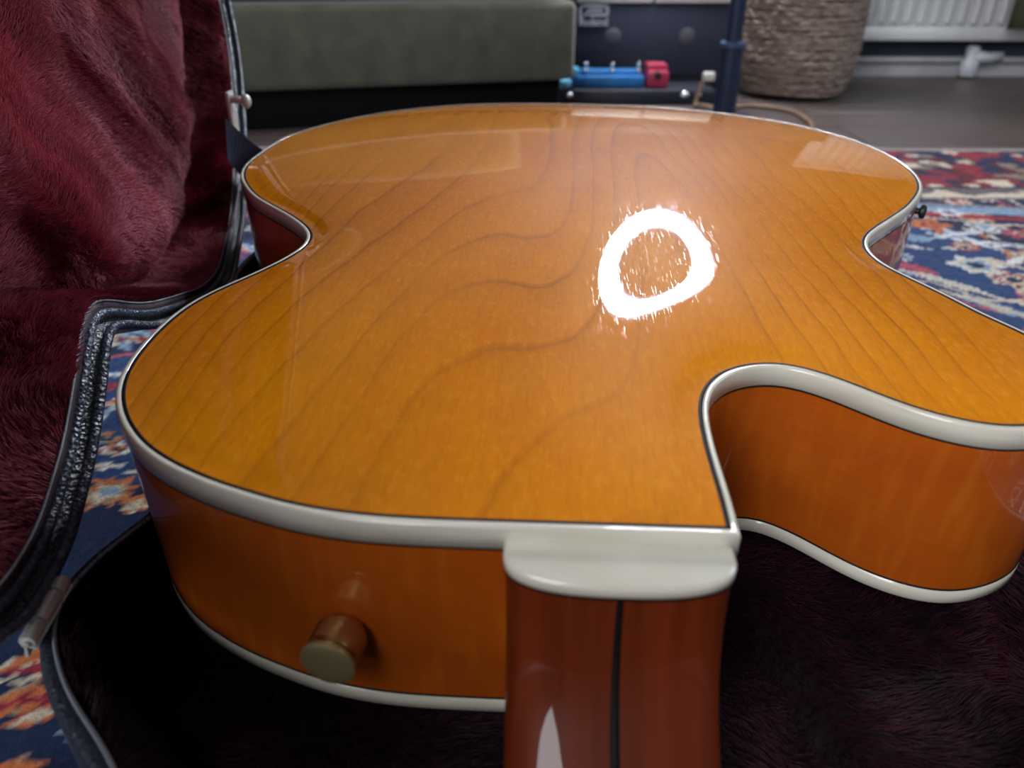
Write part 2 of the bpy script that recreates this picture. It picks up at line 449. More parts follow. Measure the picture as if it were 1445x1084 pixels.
    for px, py, L, w, ang, c, e in ((150, 548, .020, .0050, .9, RED, CREAM), (170, 560, .018, .004, .9, ORANGE, CREAM), (160, 528, .022, .0045, .5, WHITE, SKY), (178, 540, .016, .004, .8, RED, PINK),
                                    (145, 585, .018, .004, 1.4, SKY, WHITE), (185, 500, .016, .005, .2, PINK, BLUE), (195, 478, .020, .004, .1, RED, CREAM), (150, 480, .03, .003, 1.2, CREAM, TAN),
                                    (205, 660, .012, .004, .2, CREAM, WHITE), (150, 655, .014, .003, .1, CREAM, WHITE), (225, 455, .018, .006, .4, ORANGE, PINK)):
        cx, cy = P(px, py); leaf(cx, cy, L, w, ang, c, e)
    # beside the hinge, lower left
    win = (x > -.30) & (x < -.125) & (y > .02) & (y < .175); put(win, NAVY)
    for px, py, L, w, ang, c, e in ((30, 950, .022, .0055, .15, RED, CREAM), (28, 985, .020, .006, .35, ORANGE, TAN), (45, 925, .012, .005, .6, ORANGE, CREAM), (0, 1000, .016, .0035, .5, RED, ORANGE),
                                    (62, 990, .012, .005, .9, RED, ORANGE), (50, 1010, .010, .003, .4, CREAM, ORANGE), (-10, 960, .016, .003, .1, CREAM, NAVY), (20, 1082, .012, .005, .1, ORANGE, TAN)):
        cx, cy = P(px, py); leaf(cx, cy, L, w, ang, c, e)
    # right-hand border, running across the far end of the rug
    yb = y + .05 * np.sin((x - .6) * 1.2) * 0
    b0 = .905 - .10 * (x - .62) * 0 + 0
    band = yb > .93
    put(band, MAR)
    m = vnoise(x, y, 40, 31)
    put((yb > .955) & (m > .56), (.22, .02, .035)); put((yb > .955) & (m < .30), (.22, .17, .13)); put((yb > .955) & (vnoise(x, y, 52, 37) > .70), NAVY); put((yb > .955) & (vnoise(x, y, 46, 38) > .76), CREAM)
    put((yb > .93) & (yb < .985), (.13, .10, .11)); put((yb > .94) & (yb < .975) & (vnoise(x, y, 34, 33) > .5), CREAM)
    put((yb > .985) & (yb < .992), NAVY)
    put((yb > 1.12) & (yb < 1.19) & (vnoise(x, y, 42, 34) > .62), RED); put((yb > 1.16) & (vnoise(x, y, 38, 36) > .62), NAVY)
    put(yb > 1.203, (.26, .22, .21))
    s = yb - (.885 - .16 * (x - .55)); put(np.abs(s) < .013, SKY); put(np.abs(s + .028) < .007, (.30, .02, .04)); put(np.abs(s - .02) < .005, GREY)
    rosettes = ((1378, 373, .026, (WHITE, CREAM, SKY, NAVY), 6), (1312, 316, .024, (ORANGE, ORANGE, RED, ORANGE), 5), (1432, 395, .024, (CREAM, RED, CREAM, NAVY), 7), (1390, 320, .022, (WHITE, GREY, WHITE, SKY), 5), (1440, 330, .02, (PINK, RED, CREAM, RED), 6), (1340, 300, .018, (WHITE, WHITE, SKY, RED), 6))
    for px, py, r, c, k in rosettes:
        cx, cy = P(px, py); rosette(cx, cy, r, c, k, .2)
    for px, py, L, w, ang, c, e in ((1330, 395, .060, .007, -.95, CREAM, WHITE), (1400, 430, .05, .008, -.9, CREAM, SKY), (1280, 375, .03, .012, -.8, PINK, RED), (1350, 330, .04, .007, .3, WHITE, SKY), (1320, 350, .03, .006, -.5, BLUE, NAVY), (1440, 365, .03, .007, .6, WHITE, TAN)):
        cx, cy = P(px, py); leaf(cx, cy, L, w, ang, c, e)
    C *= .8 * (.82 + .36 * RNG.random(X.shape))[..., None]
    C = np.clip(C, 0, 1)
    Z = (RNG.random(X.shape) - .5) * .0012 + (vnoise(X, Y, 300, 9) - .5) * .001 - .0006
    edge = np.zeros(X.shape, bool); edge[[0, -1]] = True; edge[:, [0, -1]] = True; Z[edge] = -.0075
    n = nx * ny; co = np.stack([X, Y, Z], -1).reshape(-1, 3).astype(np.float32)
    idx = np.arange(n).reshape(ny, nx); q = np.stack([idx[:-1, :-1], idx[:-1, 1:], idx[1:, 1:], idx[1:, :-1]], -1).reshape(-1, 4)
    me = bpy.data.meshes.new('rug'); me.vertices.add(n); me.vertices.foreach_set('co', co.ravel())
    me.loops.add(q.size); me.loops.foreach_set('vertex_index', q.ravel().astype(np.int32))
    me.polygons.add(len(q)); me.polygons.foreach_set('loop_start', (np.arange(len(q)) * 4).astype(np.int32))
    me.update(); me.validate()
    at = me.color_attributes.new('knot', 'FLOAT_COLOR', 'POINT'); cc = np.ones((n, 4), np.float32); cc[:, :3] = C.reshape(-1, 3)
    at.data.foreach_set('color', cc.ravel())
    t = NT('persian_wool_pile'); t.set(Roughness=.9, Specular_IOR_Level=.15); t.b.inputs['Sheen Weight'].default_value = .05
    a = t.add('ShaderNodeAttribute', attribute_name='knot')
    nn = t.noise(t.coord(), 500, 2); mul = t.ramp(nn, [(.2, (.72, .72, .72)), (.8, (1.2, 1.2, 1.2))])
    t.l(t.mix(1.0, a.outputs['Color'], mul, 'MULTIPLY'), t.b.inputs['Base Color']); t.bump(nn, .5, .001)
    me.materials.append(t.m)
    o = bpy.data.objects.new('rug', me); COL.objects.link(o)
    tag(o, 'navy Persian rug with orange, red and cream floral motifs under the case', 'rug')
make_rug()

# ------------------------------------------------------------------ guitar
DEPTH, HB, TH, X0 = .0777, .1347, .0446, .0188
TRACE = [(.0311, .1498), (.0315, .1613), (.0314, .1741), (.0316, .1899), (.0329, .2059), (.0357, .2168), (.0401, .2253), (.0469, .2325), (.056, .237), (.0655, .2382), (.0741, .2358),
 (.0848, .2285), (.0957, .2182), (.1062, .2095), (.1174, .2038), (.1253, .2018), (.1336, .2018), (.1435, .2045), (.1530, .2092), (.1604, .2150), (.1655, .2222), (.1690, .2315), (.1705, .2420),
 (.1700, .2535), (.1669, .2649), (.1582, .2824), (.1508, .3015), (.142, .3213), (.1375, .3330), (.136, .3462), (.1379, .3593), (.1436, .3721), (.1523, .384), (.1664, .4003), (.1819, .419),
 (.1943, .4375), (.2036, .4545), (.2113, .4774), (.215, .5097), (.2128, .5385), (.2039, .572), (.1792, .6147), (.134, .6544), (.0796, .6780), (.0208, .6881), (-.0269, .6895), (-.0646, .6863),
 (-.105, .6751), (-.1421, .6542), (-.1759, .6222), (-.2000, .5826), (-.2088, .5603), (-.2132, .5175), (-.2129, .4852), (-.2083, .4641), (-.2006, .4462), (-.1865, .4226), (-.173, .4068), (-.1573, .3901),
 (-.1468, .3774), (-.1387, .3648), (-.1352, .3547), (-.1345, .3431), (-.1374, .3305), (-.1426, .3176), (-.1488, .3053), (-.1562, .2921), (-.1624, .2778), (-.1655, .262), (-.1660, .2421), (-.1646, .2271),
 (-.162, .2154), (-.1575, .2046), (-.1511, .1940), (-.1437, .1850), (-.136, .1777), (-.1265, .1711), (-.1157, .1653), (-.1065, .1612), (-.0972, .1579), (-.0891, .1551), (-.0794, .1527), (-.0675, .1509),
 (-.0566, .1501), (-.0404, .1498), (-.0184, .1498), (.0092, .1498), (.0311, .1498)]
OUT = smooth_curve(TRACE, .0025, .0045)[:-1]      # open at the sharp cutaway corner
NOR = normals2(OUT)
def off(d): return OUT + NOR * d
ARCH, ARCHP = .0135, 1.15
g = empty('guitar')
g.matrix_world = Matrix.Translation(CAM) @ Matrix.Rotation(R(2), 4, 'X') @ Matrix.Translation((0, 0, -HB)) @ Matrix.Translation((X0, 0, 0)) @ Matrix.Rotation(-TH, 4, 'Z')
GM = g.matrix_world.copy()
tag(g, 'amber orange archtop guitar lying face down in its open case', 'guitar')
def arched(name, z0, sgn, A, m):
    v, f, src, mask, idx, n, lo = plate(OUT, .0032, .0018)
    ph = poisson(mask, 700).ravel()
    h = np.zeros(len(v))
    for i, s in enumerate(src):
        if s >= n: h[i] = ph[idx[s - n]]
    t = np.clip(edge_dist(v, OUT) / .009, 0, 1); h = A * h * t * t * (3 - 2 * t)
    vv = np.c_[v, z0 + sgn * h]
    if sgn < 0: f = [tuple(reversed(q)) for q in f]
    return mesh(name, vv, f, m, g)
arched('back_plate', 0, 1, ARCH, M['back'])
arched('front_plate', -DEPTH, -1, .016, M['side'])
def ring3(prof): return [[(p[0], p[1], z) for p in off(d)] for d, z in prof]
def band(name, prof, m, parent=g):
    rows = ring3(prof); v, f = strip(rows, True); return mesh(name, v, f, m, parent)
BW = .0030
tag(band('purfling', [(-.0004, .00002), (-.0003, .00010), (.0010, .00014), (.00102, -.0002)], M['black']), 'thin black purfling line round the back')
tag(band('binding', [(.0009, -.0004), (.0010, .00015), (BW - .0008, .00015), (BW - .0003, -.00005), (BW, -.0006), (BW, -.0075), (BW - .0004, -.0077)], M['ivory']), 'ivory binding round the edge of the back')
band('purfling', [(BW - .0006, -.0074), (BW - .00005, -.00745), (BW - .00005, -.0083), (BW - .0006, -.0085)], M['black'])
tag(band('binding', [(BW - .0004, -DEPTH + .0066), (BW, -DEPTH + .0065), (BW, -DEPTH + .0006), (BW - .0006, -DEPTH), (0, -DEPTH), (-.0001, -DEPTH + .0004)], M['ivory']), 'ivory binding round the lower edge')
band('purfling', [(BW - .0006, -DEPTH + .0073), (BW - .00005, -DEPTH + .0073), (BW - .00005, -DEPTH + .0064), (BW - .0006, -DEPTH + .0063)], M['black'])
per = np.r_[0, np.cumsum(np.linalg.norm(np.diff(OUT, axis=0), axis=1))]
zs = np.linspace(-.0080, -DEPTH + .0068, 6); rows = [[(p[0], p[1], z) for p in off(BW - .0003)] for z in zs]
v, f = strip(rows, True); mesh('side', v, f, M['side'], g, uv=[(per[k], z) for z in zs for k in range(len(OUT))])

# neck: heel block that sweeps into the shaft
NX, NW = .0027, .0297
prof = [(.1328, -.0085), (.1322, -.016), (.1306, -.024), (.1277, -.032), (.1225, -.040), (.1140, -.0475), (.1050, -.0535), (.0930, -.0578), (.0780, -.0602), (.0600, -.0612), (.03, -.0616), (-.02, -.0618), (-.08, -.062), (-.15, -.0622), (-.215, -.0624)]
PR = smooth_curve(prof, .004, .004)
def neck_pt(i, s, lift=0.0):
    t = PR[min(i + 1, len(PR) - 1)] - PR[max(i - 1, 0)]; t = t / np.linalg.norm(t); nrm = np.array([-t[1] * -1, t[0] * -1]) if False else np.array([t[1], -t[0]])
    w = NW - .010 * max(0, min(1, (.05 - PR[i][0]) / .27)) - .0012 * min(1, max(0, (-.0085 - PR[i][1]) / .05))
    k = abs(s); ang = min(k, 1) * math.pi / 2
    e = .52
    sx = math.sin(ang) ** e * (1 if s >= 0 else -1) if s else 0
    dr = (1 - math.cos(ang) ** e) * .0125 if k < 1 else .0125 + (k - 1) * .03
    if k >= 1: sx = 1 if s > 0 else -1
    q = PR[i] - nrm * (dr - lift)
    return (NX + sx * w, q[0], q[1])
_n = None
t0 = PR[1] - PR[0]
SG = 1
if np.array([t0[1], -t0[0]])[0] > 0: SG = -1      # outward must point towards -y at the cap
def neck_surface(svals, lift=0.0):
    rows = []
    for i in range(len(PR)):
        row = []
        for s in svals:
            t = PR[min(i + 1, len(PR) - 1)] - PR[max(i - 1, 0)]; t = t / np.linalg.norm(t); nrm = np.array([t[1], -t[0]]) * SG
            w = NW - .010 * max(0, min(1, (.05 - PR[i][0]) / .27)) - .0010 * min(1, max(0, (-.0085 - PR[i][1]) / .05))
            k = abs(s)
            if k < 1:
                a = k * math.pi / 2; sx = math.copysign(math.sin(a) ** .62, s) if s else 0; dr = (1 - math.cos(a) ** .62) * .0125
            else: sx = math.copysign(1, s); dr = .0125 + (k - 1) * .0125
            q = PR[i] - nrm * (dr - lift); row.append((NX + sx * w, q[0], q[1]))
        rows.append(row)
    return rows
sv = [-2.3, -1.6, -1.2] + list(np.linspace(-1, 1, 41)) + [1.2, 1.6, 2.3]
v, f = strip(neck_surface(sv)); neck = mesh('neck', v, f, M['neck'], g)
tag(neck, 'dark red brown neck heel with glossy lacquer')
rows = []
for i in range(len(PR)):
    t = PR[min(i + 1, len(PR) - 1)] - PR[max(i - 1, 0)]; t = t / np.linalg.norm(t); nrm = np.array([t[1], -t[0]]) * SG
    hw = .0009 + .0004 * min(1, i / 12); q = PR[i] + nrm * .00002; e = PR[i] - nrm * .0004
    rows.append([(NX - hw - .0001, *e), (NX - hw, *q), (NX + hw, *q), (NX + hw + .0001, *e)])
v, f = strip(rows); tag(mesh('center_strip', v, f, M['black'], neck), 'thin black strip down the middle of the neck')
bm = bmesh.new(); box(bm, (NX, -.03, -.0845), (.054, .36, .006), .001); from_bm('fingerboard', bm, M['ebony'], neck, True)
bm = bmesh.new(); box(bm, (NX, -.30, -.072), (.075, .18, .016), .006); from_bm('headstock', bm, M['neck'], g, True)
# heel cap: D-shaped ivory plate
def dshape(w, y0, y1, d=0.0, n=26, e=2.6):
    pts = [(NX + w + d, y0)]
    L = y0 - y1 - .004
    for k in range(n + 1):
        a = math.pi / 2 * k / n
        pts.append((NX + (w + d) * max(0, math.cos(a)) ** (2 / e), y0 - .004 - (L + d) * math.sin(a) ** (2 / e)))
    for k in range(n - 1, -1, -1):
        a = math.pi / 2 * k / n
        pts.append((NX - (w + d) * max(0, math.cos(a)) ** (2 / e), y0 - .004 - (L + d) * math.sin(a) ** (2 / e)))
    pts.append((NX - w - d, y0)); return pts
def capo(name, layers, m, y0=.1475, y1=.1312):
    rows = [[(x, y, z) for x, y in dshape(NW + .0004, y0, y1, d)] for d, z in layers]
    v, f = strip(rows, True); n = len(rows[0]); f.append(tuple(range(n - 1, -1, -1))); f.append(tuple(range(len(v) - n, len(v))))
    o = mesh(name, v, f, m, g); o.data.set_sharp_from_angle(angle=R(50)); return o
tag(capo('heel_cap', [(-.0002, -.0080), (0, -.0078), (0, -.0052), (-.0004, -.0046), (-.0011, -.0042)], M['ivory']), 'ivory rounded cap on the neck heel')
capo('heel_cap_line', [(-.0004, -.0088), (0, -.0087), (0, -.0079), (-.0004, -.0078)], M['black'])
# gold knurled strap button on the upper bout
def side_at(px, py):
    inv = GM.inverted(); o0 = inv @ CAM; d = (inv.to_3x3() @ ray(px, py)).normalized(); best = None; Q = off(BW)
    for i in range(len(Q)):
        a, b = Q[i], Q[(i + 1) % len(Q)]; e = b - a; den = d.x * e[1] - d.y * e[0]
        if abs(den) < 1e-9: continue
        wx, wy = a[0] - o0.x, a[1] - o0.y; t = (wx * e[1] - wy * e[0]) / den; s = (wx * d.y - wy * d.x) / den
        if t > 0 and 0 <= s <= 1:
            p = o0 + d * t
            if -DEPTH < p.z < 0 and (best is None or t < best[0]): best = (t, p, NOR[i])
    return best[1], Vector((best[2][0], best[2][1], 0)).normalized()
p, nn = side_at(489, 884)
rot = nn.to_track_quat('Z', 'Y').to_matrix().to_4x4(); bmtx = Matrix.Translation(p) @ rot @ Matrix.Scale(.87, 4)
kn = lathe_o('strap_button', [(.0060, -.001), (.0072, .0006), (.0076, .0022), (.0085, .0026), (.0088, .0034), (.0088, .0118), (.0086, .0126), (.0080, .0129), (.0080, .0136), (.0089, .0140)], M['gold'], g, bmtx, 72)
tag(kn, 'gold knurled strap button')
lathe_o('button_face', [(.0087, .0139), (.0094, .0142), (.0096, .0150), (.0094, .0158), (.0084, .0163), (.004, .0165), (.0004, .0166)], M['goldface'], kn, bmtx, 48)
kv, kf = [], []
for k in range(60):                                        # knurl: crossed raised ridges round the drum
    for dirn in (1, -1):
        base_ = len(kv)
        for j in range(5):
            z = .0036 + .0080 * j / 4; a = 2 * math.pi * k / 60 + dirn * .20 * j / 4
            for rr, da in ((.00875, -.020), (.00907, 0), (.00875, .020)):
                kv.append(bmtx @ Vector((rr * math.cos(a + da), rr * math.sin(a + da), z)))
        for j in range(4):
            for q in range(2):
                i0 = base_ + j * 3 + q; kf.append((i0, i0 + 1, i0 + 4, i0 + 3))
mesh('knurling', kv, kf, M['gold'], kn)
p2 = GM.inverted() @ ony(1300, 297, .47)
iq = int(np.argmin(np.linalg.norm(off(BW) - np.array([.2045, .4500]), axis=1)))
pp = off(BW)[iq]; n2 = Vector((NOR[iq][0], NOR[iq][1], 0)).normalized()
mt = Matrix.Translation((pp[0], pp[1], -.0125)) @ n2.to_track_quat('Z', 'Y').to_matrix().to_4x4() @ Matrix.Scale(.6, 4)
tag(lathe_o('side_button', [(.003, -.001), (.003, .002), (.0066, .0035), (.0070, .006), (.0060, .0082), (.002, .009)], M['rubber'], g, mt, 24), 'small black button on the lower bout')

# ------------------------------------------------------------------ guitar case
RIMZ = .075
COUT = [(-.060, -.45), (-.060, -.25), (-.062, -.05), (-.067, .02), (-.082, .078), (-.106, .116), (-.136, .146), (-.153, .174), (-.1525, .200), (-.142, .226), (-.129, .265), (-.1225, .315), (-.130, .365), (-.160, .412), (-.186, .455), (-.1915, .500),
        (-.184, .555), (-.157, .610), (-.105, .674), (-.035, .716), (.035, .730), (.105, .718), (.175, .680), (.228, .618), (.258, .560), (.268, .500), (.262, .450), (.240, .405), (.212, .362), (.196, .318), (.196, .275), (.204, .240), (.208, .205),
        (.200, .168), (.176, .132), (.140, .100), (.105, .062), (.088, .010), (.083, -.06), (.082, -.25), (.080, -.45), (.05, -.47), (-.03, -.47)]
CO = smooth_curve(COUT[::-1][::-1], .005, .007, True)
ar = .5 * np.sum(CO[:, 0] * np.roll(CO[:, 1], -1) - np.roll(CO[:, 0], -1) * CO[:, 1])
if ar < 0: CO = CO[::-1].copy()
CN = normals2(CO)
LOUT = [(-.060, -.45), (-.060, -.25), (-.062, -.05), (-.067, .02), (-.085, .085), (-.112, .122), (-.137, .145), (-.1495, .166), (-.1530, .184), (-.1532, .202), (-.1500, .220), (-.1455, .2390), (-.1344, .2684), (-.1270, .285), (-.1250, .2945), (-.1300, .305),
        (-.1434, .3253), (-.1543, .3444), (-.172, .383), (-.189, .425), (-.1965, .465), (-.1930, .5014), (-.1829, .5504), (-.1566, .6149), (-.1346, .6511), (-.1142, .6797), (-.0909, .7000), (-.0600, .7175), (-.01, .734), (.04, .737)] + COUT[21:]
LO = smooth_curve(LOUT, .004, .004, True)
if np.sum(LO[:, 0] * np.roll(LO[:, 1], -1) - np.roll(LO[:, 0], -1) * LO[:, 1]) < 0: LO = LO[::-1].copy()
LN = normals2(LO)
HP = np.array([-.153, .172]); HA = np.array([-.0386, .308]); HA = HA / np.linalg.norm(HA); HN = np.array([HA[1], -HA[0]])
PHI = R(97.0)
case = empty('guitar_case', (0, 0, 0))
tag(case, 'open black guitar case lined with burgundy plush, lid standing upright at left', 'guitar case')
def T_base(p, w): return (p[0], p[1], w)
HPV = Vector((HP[0], HP[1], RIMZ + .004)); AV = Vector((HA[0], HA[1], 0)); NV = Vector((HN[0], HN[1], 0)); ZV = Vector((0, 0, 1))
E2 = NV * math.cos(PHI) + ZV * math.sin(PHI); E3 = ZV * math.cos(PHI) - NV * math.sin(PHI)
def T_lid(p, w):
    r = np.array([p[0], p[1]]) - HP
    return tuple(HPV + AV * float(r @ HA) + E2 * float(r @ HN) + E3 * w)
def outl(T, d): return LO + LN * d if T is T_lid else CO + CN * d
def cband(name, T, prof, m, parent=case, flip=False):
    rows = [[T(p, w) for p in outl(T, d)] for d, w in prof]
    v, f = strip(rows, True)
    if flip: f = [tuple(reversed(q)) for q in f]
    return mesh(name, v, f, m, parent)
def cplate(name, T, d, wfun, m, parent, flip, step=.006):
    poly = outl(T, d)
    v, f, *_ = plate(poly, step, .003)
    dd = edge_dist(v, poly); w = wfun(v[:, 0], v[:, 1], dd)
    if flip: f = [tuple(reversed(q)) for q in f]
    return mesh(name, [T(p, q) for p, q in zip(v, w)], f, m, parent)
# base shell
sh = cband('base_shell', T_base, [(-.012, .004), (-.004, .001), (-.001, .004), (0, .012), (0, RIMZ - .0045), (-.0010, RIMZ - .0015), (-.0028, RIMZ), (-.0045, RIMZ - .0006), (-.0062, RIMZ - .003), (-.0065, RIMZ - .02)], M['slate'])
v, f, *_ = plate(CO + CN * -.012, .03, .008); mesh('base_floor', np.c_[v, np.full(len(v), .004)], [tuple(reversed(q)) for q in f], M['tolex'], case)
def loop_tube(name, T, d, w, r, m, n=8):
    v, f = tube([T(p, w) for p in outl(T, d)], r, n, True); return mesh(name, v, f, m, case)
tag(loop_tube('base_piping', T_base, -.0052, RIMZ - .0002, .0007, M['trimthread']), 'pale stitched edging of the case base')
def basew(x, y, d):
    return .030 + .010 * (1 - np.exp(-d / .02)) - .012 * np.exp(-((x - .02) / .05) ** 2) * (y < .13) + (vnoise(x + 2, y + 2, 22, 41) - .5) * .012 + (vnoise(x + 2, y + 2, 55, 42) - .5) * .004
def wall_rows(prof): return prof
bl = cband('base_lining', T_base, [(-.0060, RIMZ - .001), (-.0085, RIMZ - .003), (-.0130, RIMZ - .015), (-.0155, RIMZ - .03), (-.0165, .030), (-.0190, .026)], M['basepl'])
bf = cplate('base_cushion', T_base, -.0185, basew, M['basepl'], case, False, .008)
# lid shell (the cavity runs away from the rim plane)
LD = .052
cband('lid_shell', T_lid, [(-.0125, .010), (-.0125, .003), (-.010, .002), (-.0062, .0005), (-.0052, .0022), (-.0036, .0022), (-.0030, -.0016), (-.001, -.0022), (0, .001), (0, LD - .012), (-.003, LD - .003), (-.012, LD)], M['tolex'], flip=False)
v, f, *_ = plate(LO + LN * -.012, .03, .008); mesh('lid_back', [T_lid(p, LD + .004 * 0) for p in v], f, M['tolex'], case)
loop_tube('lid_piping', T_lid, -.0014, -.0030, .0021, M['bead'], 10)
loop_tube('lid_piping', T_lid, -.0076, .0010, .0019, M['bead'], 10)
tag(cband('lid_valance', T_lid, [(-.0082, .0012), (-.0090, .0010), (-.0128, .0016), (-.0132, .003), (-.0132, .007)], plain('dark_maroon_webbing', (.022, .010, .018), .5, bumpy=(1300, .5, .0004)), flip=False), 'dark webbing edge inside the lid rim')
loop_tube('lid_stitching', T_lid, -.0129, .0014, .0005, M['trimthread'], 6)
def lidw(x, y, d):
    r0 = (x - HP[0]) * HN[0] + (y - HP[1]) * HN[1]; a0 = (x - HP[0]) * HA[0] + (y - HP[1]) * HA[1]
    puff = .015 * (1 - np.exp(-np.maximum(d - .004, 0) / .016)) - .004 * np.exp(-d / .004)
    fold = (vnoise(a0 * 1.0 + r0 * .8 + 3, r0 * .5 + 3, 13, 51) - .5) * .016 + (vnoise(x + 3, y + 3, 34, 52) - .5) * .008
    return np.minimum(LD - .008, LD - .014 - puff + fold * np.clip(d / .03, 0, 1))
ll = cband('lid_lining', T_lid, [(-.0130, .002), (-.0142, .006), (-.0155, .014), (-.0165, .024), (-.018, .034), (-.0205, .041), (-.0235, .042)], M['lidpl'], flip=False)
lf = cplate('lid_cushion', T_lid, -.023, lidw, M['lidpl'], case, True, .0075)

def fur(o, name, n, length, rad, m, comb, keep=None, seed=1, stiff=.55, lab=None, lift=.8, flip=False):
    r = np.random.default_rng(seed); me = o.data; me.calc_loop_triangles()
    co = np.zeros(len(me.vertices) * 3); me.vertices.foreach_get('co', co); co = co.reshape(-1, 3)
    tr = np.zeros(len(me.loop_triangles) * 3, dtype=np.int32); me.loop_triangles.foreach_get('vertices', tr); tr = tr.reshape(-1, 3)
    A, B, C_ = co[tr[:, 0]], co[tr[:, 1]], co[tr[:, 2]]; cr = np.cross(B - A, C_ - A); ar = np.linalg.norm(cr, axis=1)
    if keep is not None: ar = ar * keep((A + B + C_) / 3)
    pick = r.choice(len(tr), n, p=ar / ar.sum()); u, v = r.random(n), r.random(n); fl = u + v > 1; u[fl], v[fl] = 1 - u[fl], 1 - v[fl]
    P0 = A[pick] + (B - A)[pick] * u[:, None] + (C_ - A)[pick] * v[:, None]
    N = cr[pick] / (np.linalg.norm(cr[pick], axis=1)[:, None] + 1e-15)
    if (((P0.mean(0) - P0) * N).sum(1)).mean() < 0 and flip: N = -N
    def nz(s, sd): return vnoise(P0[:, 0] * 1.0 + P0[:, 2] * .37 + 5, P0[:, 1] + P0[:, 2] * .91 + 5, s, sd) - .5
    ca, cb_ = comb; T1 = np.asarray(ca, float); T2 = np.asarray(cb_, float)
    ang = nz(11, seed + 60) * 5.0 + nz(30, seed + 61) * 2.6
    lean = .85 + nz(26, seed + 62) * 1.5
    D = N * lift + (T1 * np.cos(ang)[:, None] + T2 * np.sin(ang)[:, None]) * lean[:, None]
    cl = np.stack([nz(230, seed + k) for k in (63, 64, 65)], 1) * .55; D = D + cl + (r.random((n, 3)) - .5) * .35
    D -= N * np.minimum((D * N).sum(1) - .18, 0)[:, None]
    D /= np.linalg.norm(D, axis=1)[:, None]
    L = length * (.7 + .5 * r.random(n)) * (1 + nz(60, seed + 66) * .6)
    K = 4; ts = np.linspace(0, 1, K); pos = np.empty((n, K, 3))
    mid = D * .45 + N * .55
    for i, t in enumerate(ts): pos[:, i] = P0 + (mid * (t * (1 - t) * 1.0)[..., None] if False else (N * (t * (1 - t) * .5) + D * t)) * L[:, None]
    hc = bpy.data.hair_curves.new(name); hc.add_curves([K] * n)
    hc.attributes['position'].data.foreach_set('vector', pos.astype(np.float32).ravel())
    ra = hc.attributes.get('radius') or hc.attributes.new('radius', 'FLOAT', 'POINT')
    ra.data.foreach_set('value', np.tile(rad * np.array([1, .95, .75, .2]), n).astype(np.float32))
    tn = hc.attributes.new('tone', 'FLOAT', 'CURVE')
    tone = np.clip(.45 + nz(18, seed + 70) * .8 + nz(70, seed + 71) * .5 + (r.random(n) - .5) * .5, 0, 1); tn.data.foreach_set('value', tone.astype(np.float32))
    hc.materials.append(m); ho = bpy.data.objects.new(name, hc); COL.objects.link(ho); ho.parent = o; ho['kind'] = 'stuff'
    if lab: ho['label'] = lab
    return ho
av, e2v, e3v = tuple(AV), tuple(E2), tuple(E3)
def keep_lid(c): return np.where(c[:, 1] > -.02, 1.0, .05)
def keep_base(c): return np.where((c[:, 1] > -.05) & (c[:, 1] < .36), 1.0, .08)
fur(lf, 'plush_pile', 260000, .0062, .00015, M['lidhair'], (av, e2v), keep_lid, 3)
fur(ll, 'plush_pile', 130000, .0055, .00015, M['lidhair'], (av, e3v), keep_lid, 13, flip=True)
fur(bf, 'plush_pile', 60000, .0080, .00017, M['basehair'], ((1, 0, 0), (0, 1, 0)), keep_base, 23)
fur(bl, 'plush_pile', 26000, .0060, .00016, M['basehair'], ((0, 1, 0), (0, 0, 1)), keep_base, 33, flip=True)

# hinge at the upper bout
hg = empty('hinge'); hg.parent = case; tag(hg, 'nickel barrel hinge joining lid and base')
h0 = onz(37, 908, RIMZ + .004); h1 = onz(90, 818, RIMZ + .006)
for a, b, nm in ((0, .30, 0), (.32, .76, 1), (.78, 1.0, 2)):
    pa, pb = h0.lerp(h1, a), h0.lerp(h1, b); ax = (pb - pa); L = ax.length
    mt = Matrix.Translation(pa) @ ax.to_track_quat('Z', 'Y').to_matrix().to_4x4()
    lathe_o('knuckle', [(.0012, 0), (.0024, .0003), (.0026, .0009), (.0026, L - .0009), (.0024, L - .0003), (.0012, L)], M['brass'], hg, mt, 20)
ax = (h1 - h0).normalized()
mt = Matrix.Translation(h0 - ax * .001) @ ax.to_track_quat('Z', 'Y').to_matrix().to_4x4(); L = (h1 - h0).length
lathe_o('pin', [(.0008, 0), (.0012, .0002), (.0012, L + .0018), (.0008, L + .002)], M['brass'], hg, mt, 12)
sd = Vector((ax.y, -ax.x, 0)).normalized()
def leafp(name, pts, m=M['brass']):
    bm = bmesh.new(); vs = [bm.verts.new(p) for p in pts]; fc = bm.faces.new(vs)
    r = bmesh.ops.extrude_face_region(bm, geom=[fc]); ev = [q for q in r['geom'] if isinstance(q, bmesh.types.BMVert)]
    bmesh.ops.translate(bm, vec=fc.normal * -.0009, verts=ev); return from_bm(name, bm, m, hg)
leafp('hinge_leaf', [h0 + Vector((0, 0, -.001)), h1 + Vector((0, 0, -.001)), h1 + sd * .0026 + Vector((0, 0, -.0022)), h0 + sd * .0026 + Vector((0, 0, -.0022))])
leafp('hinge_leaf', [h1 - sd * .001, h0 - sd * .001, h0 - sd * .002 - Vector((0, 0, .006)), h1 - sd * .002 - Vector((0, 0, .006))])
bpy.data.objects['hinge_leaf'].data.update()
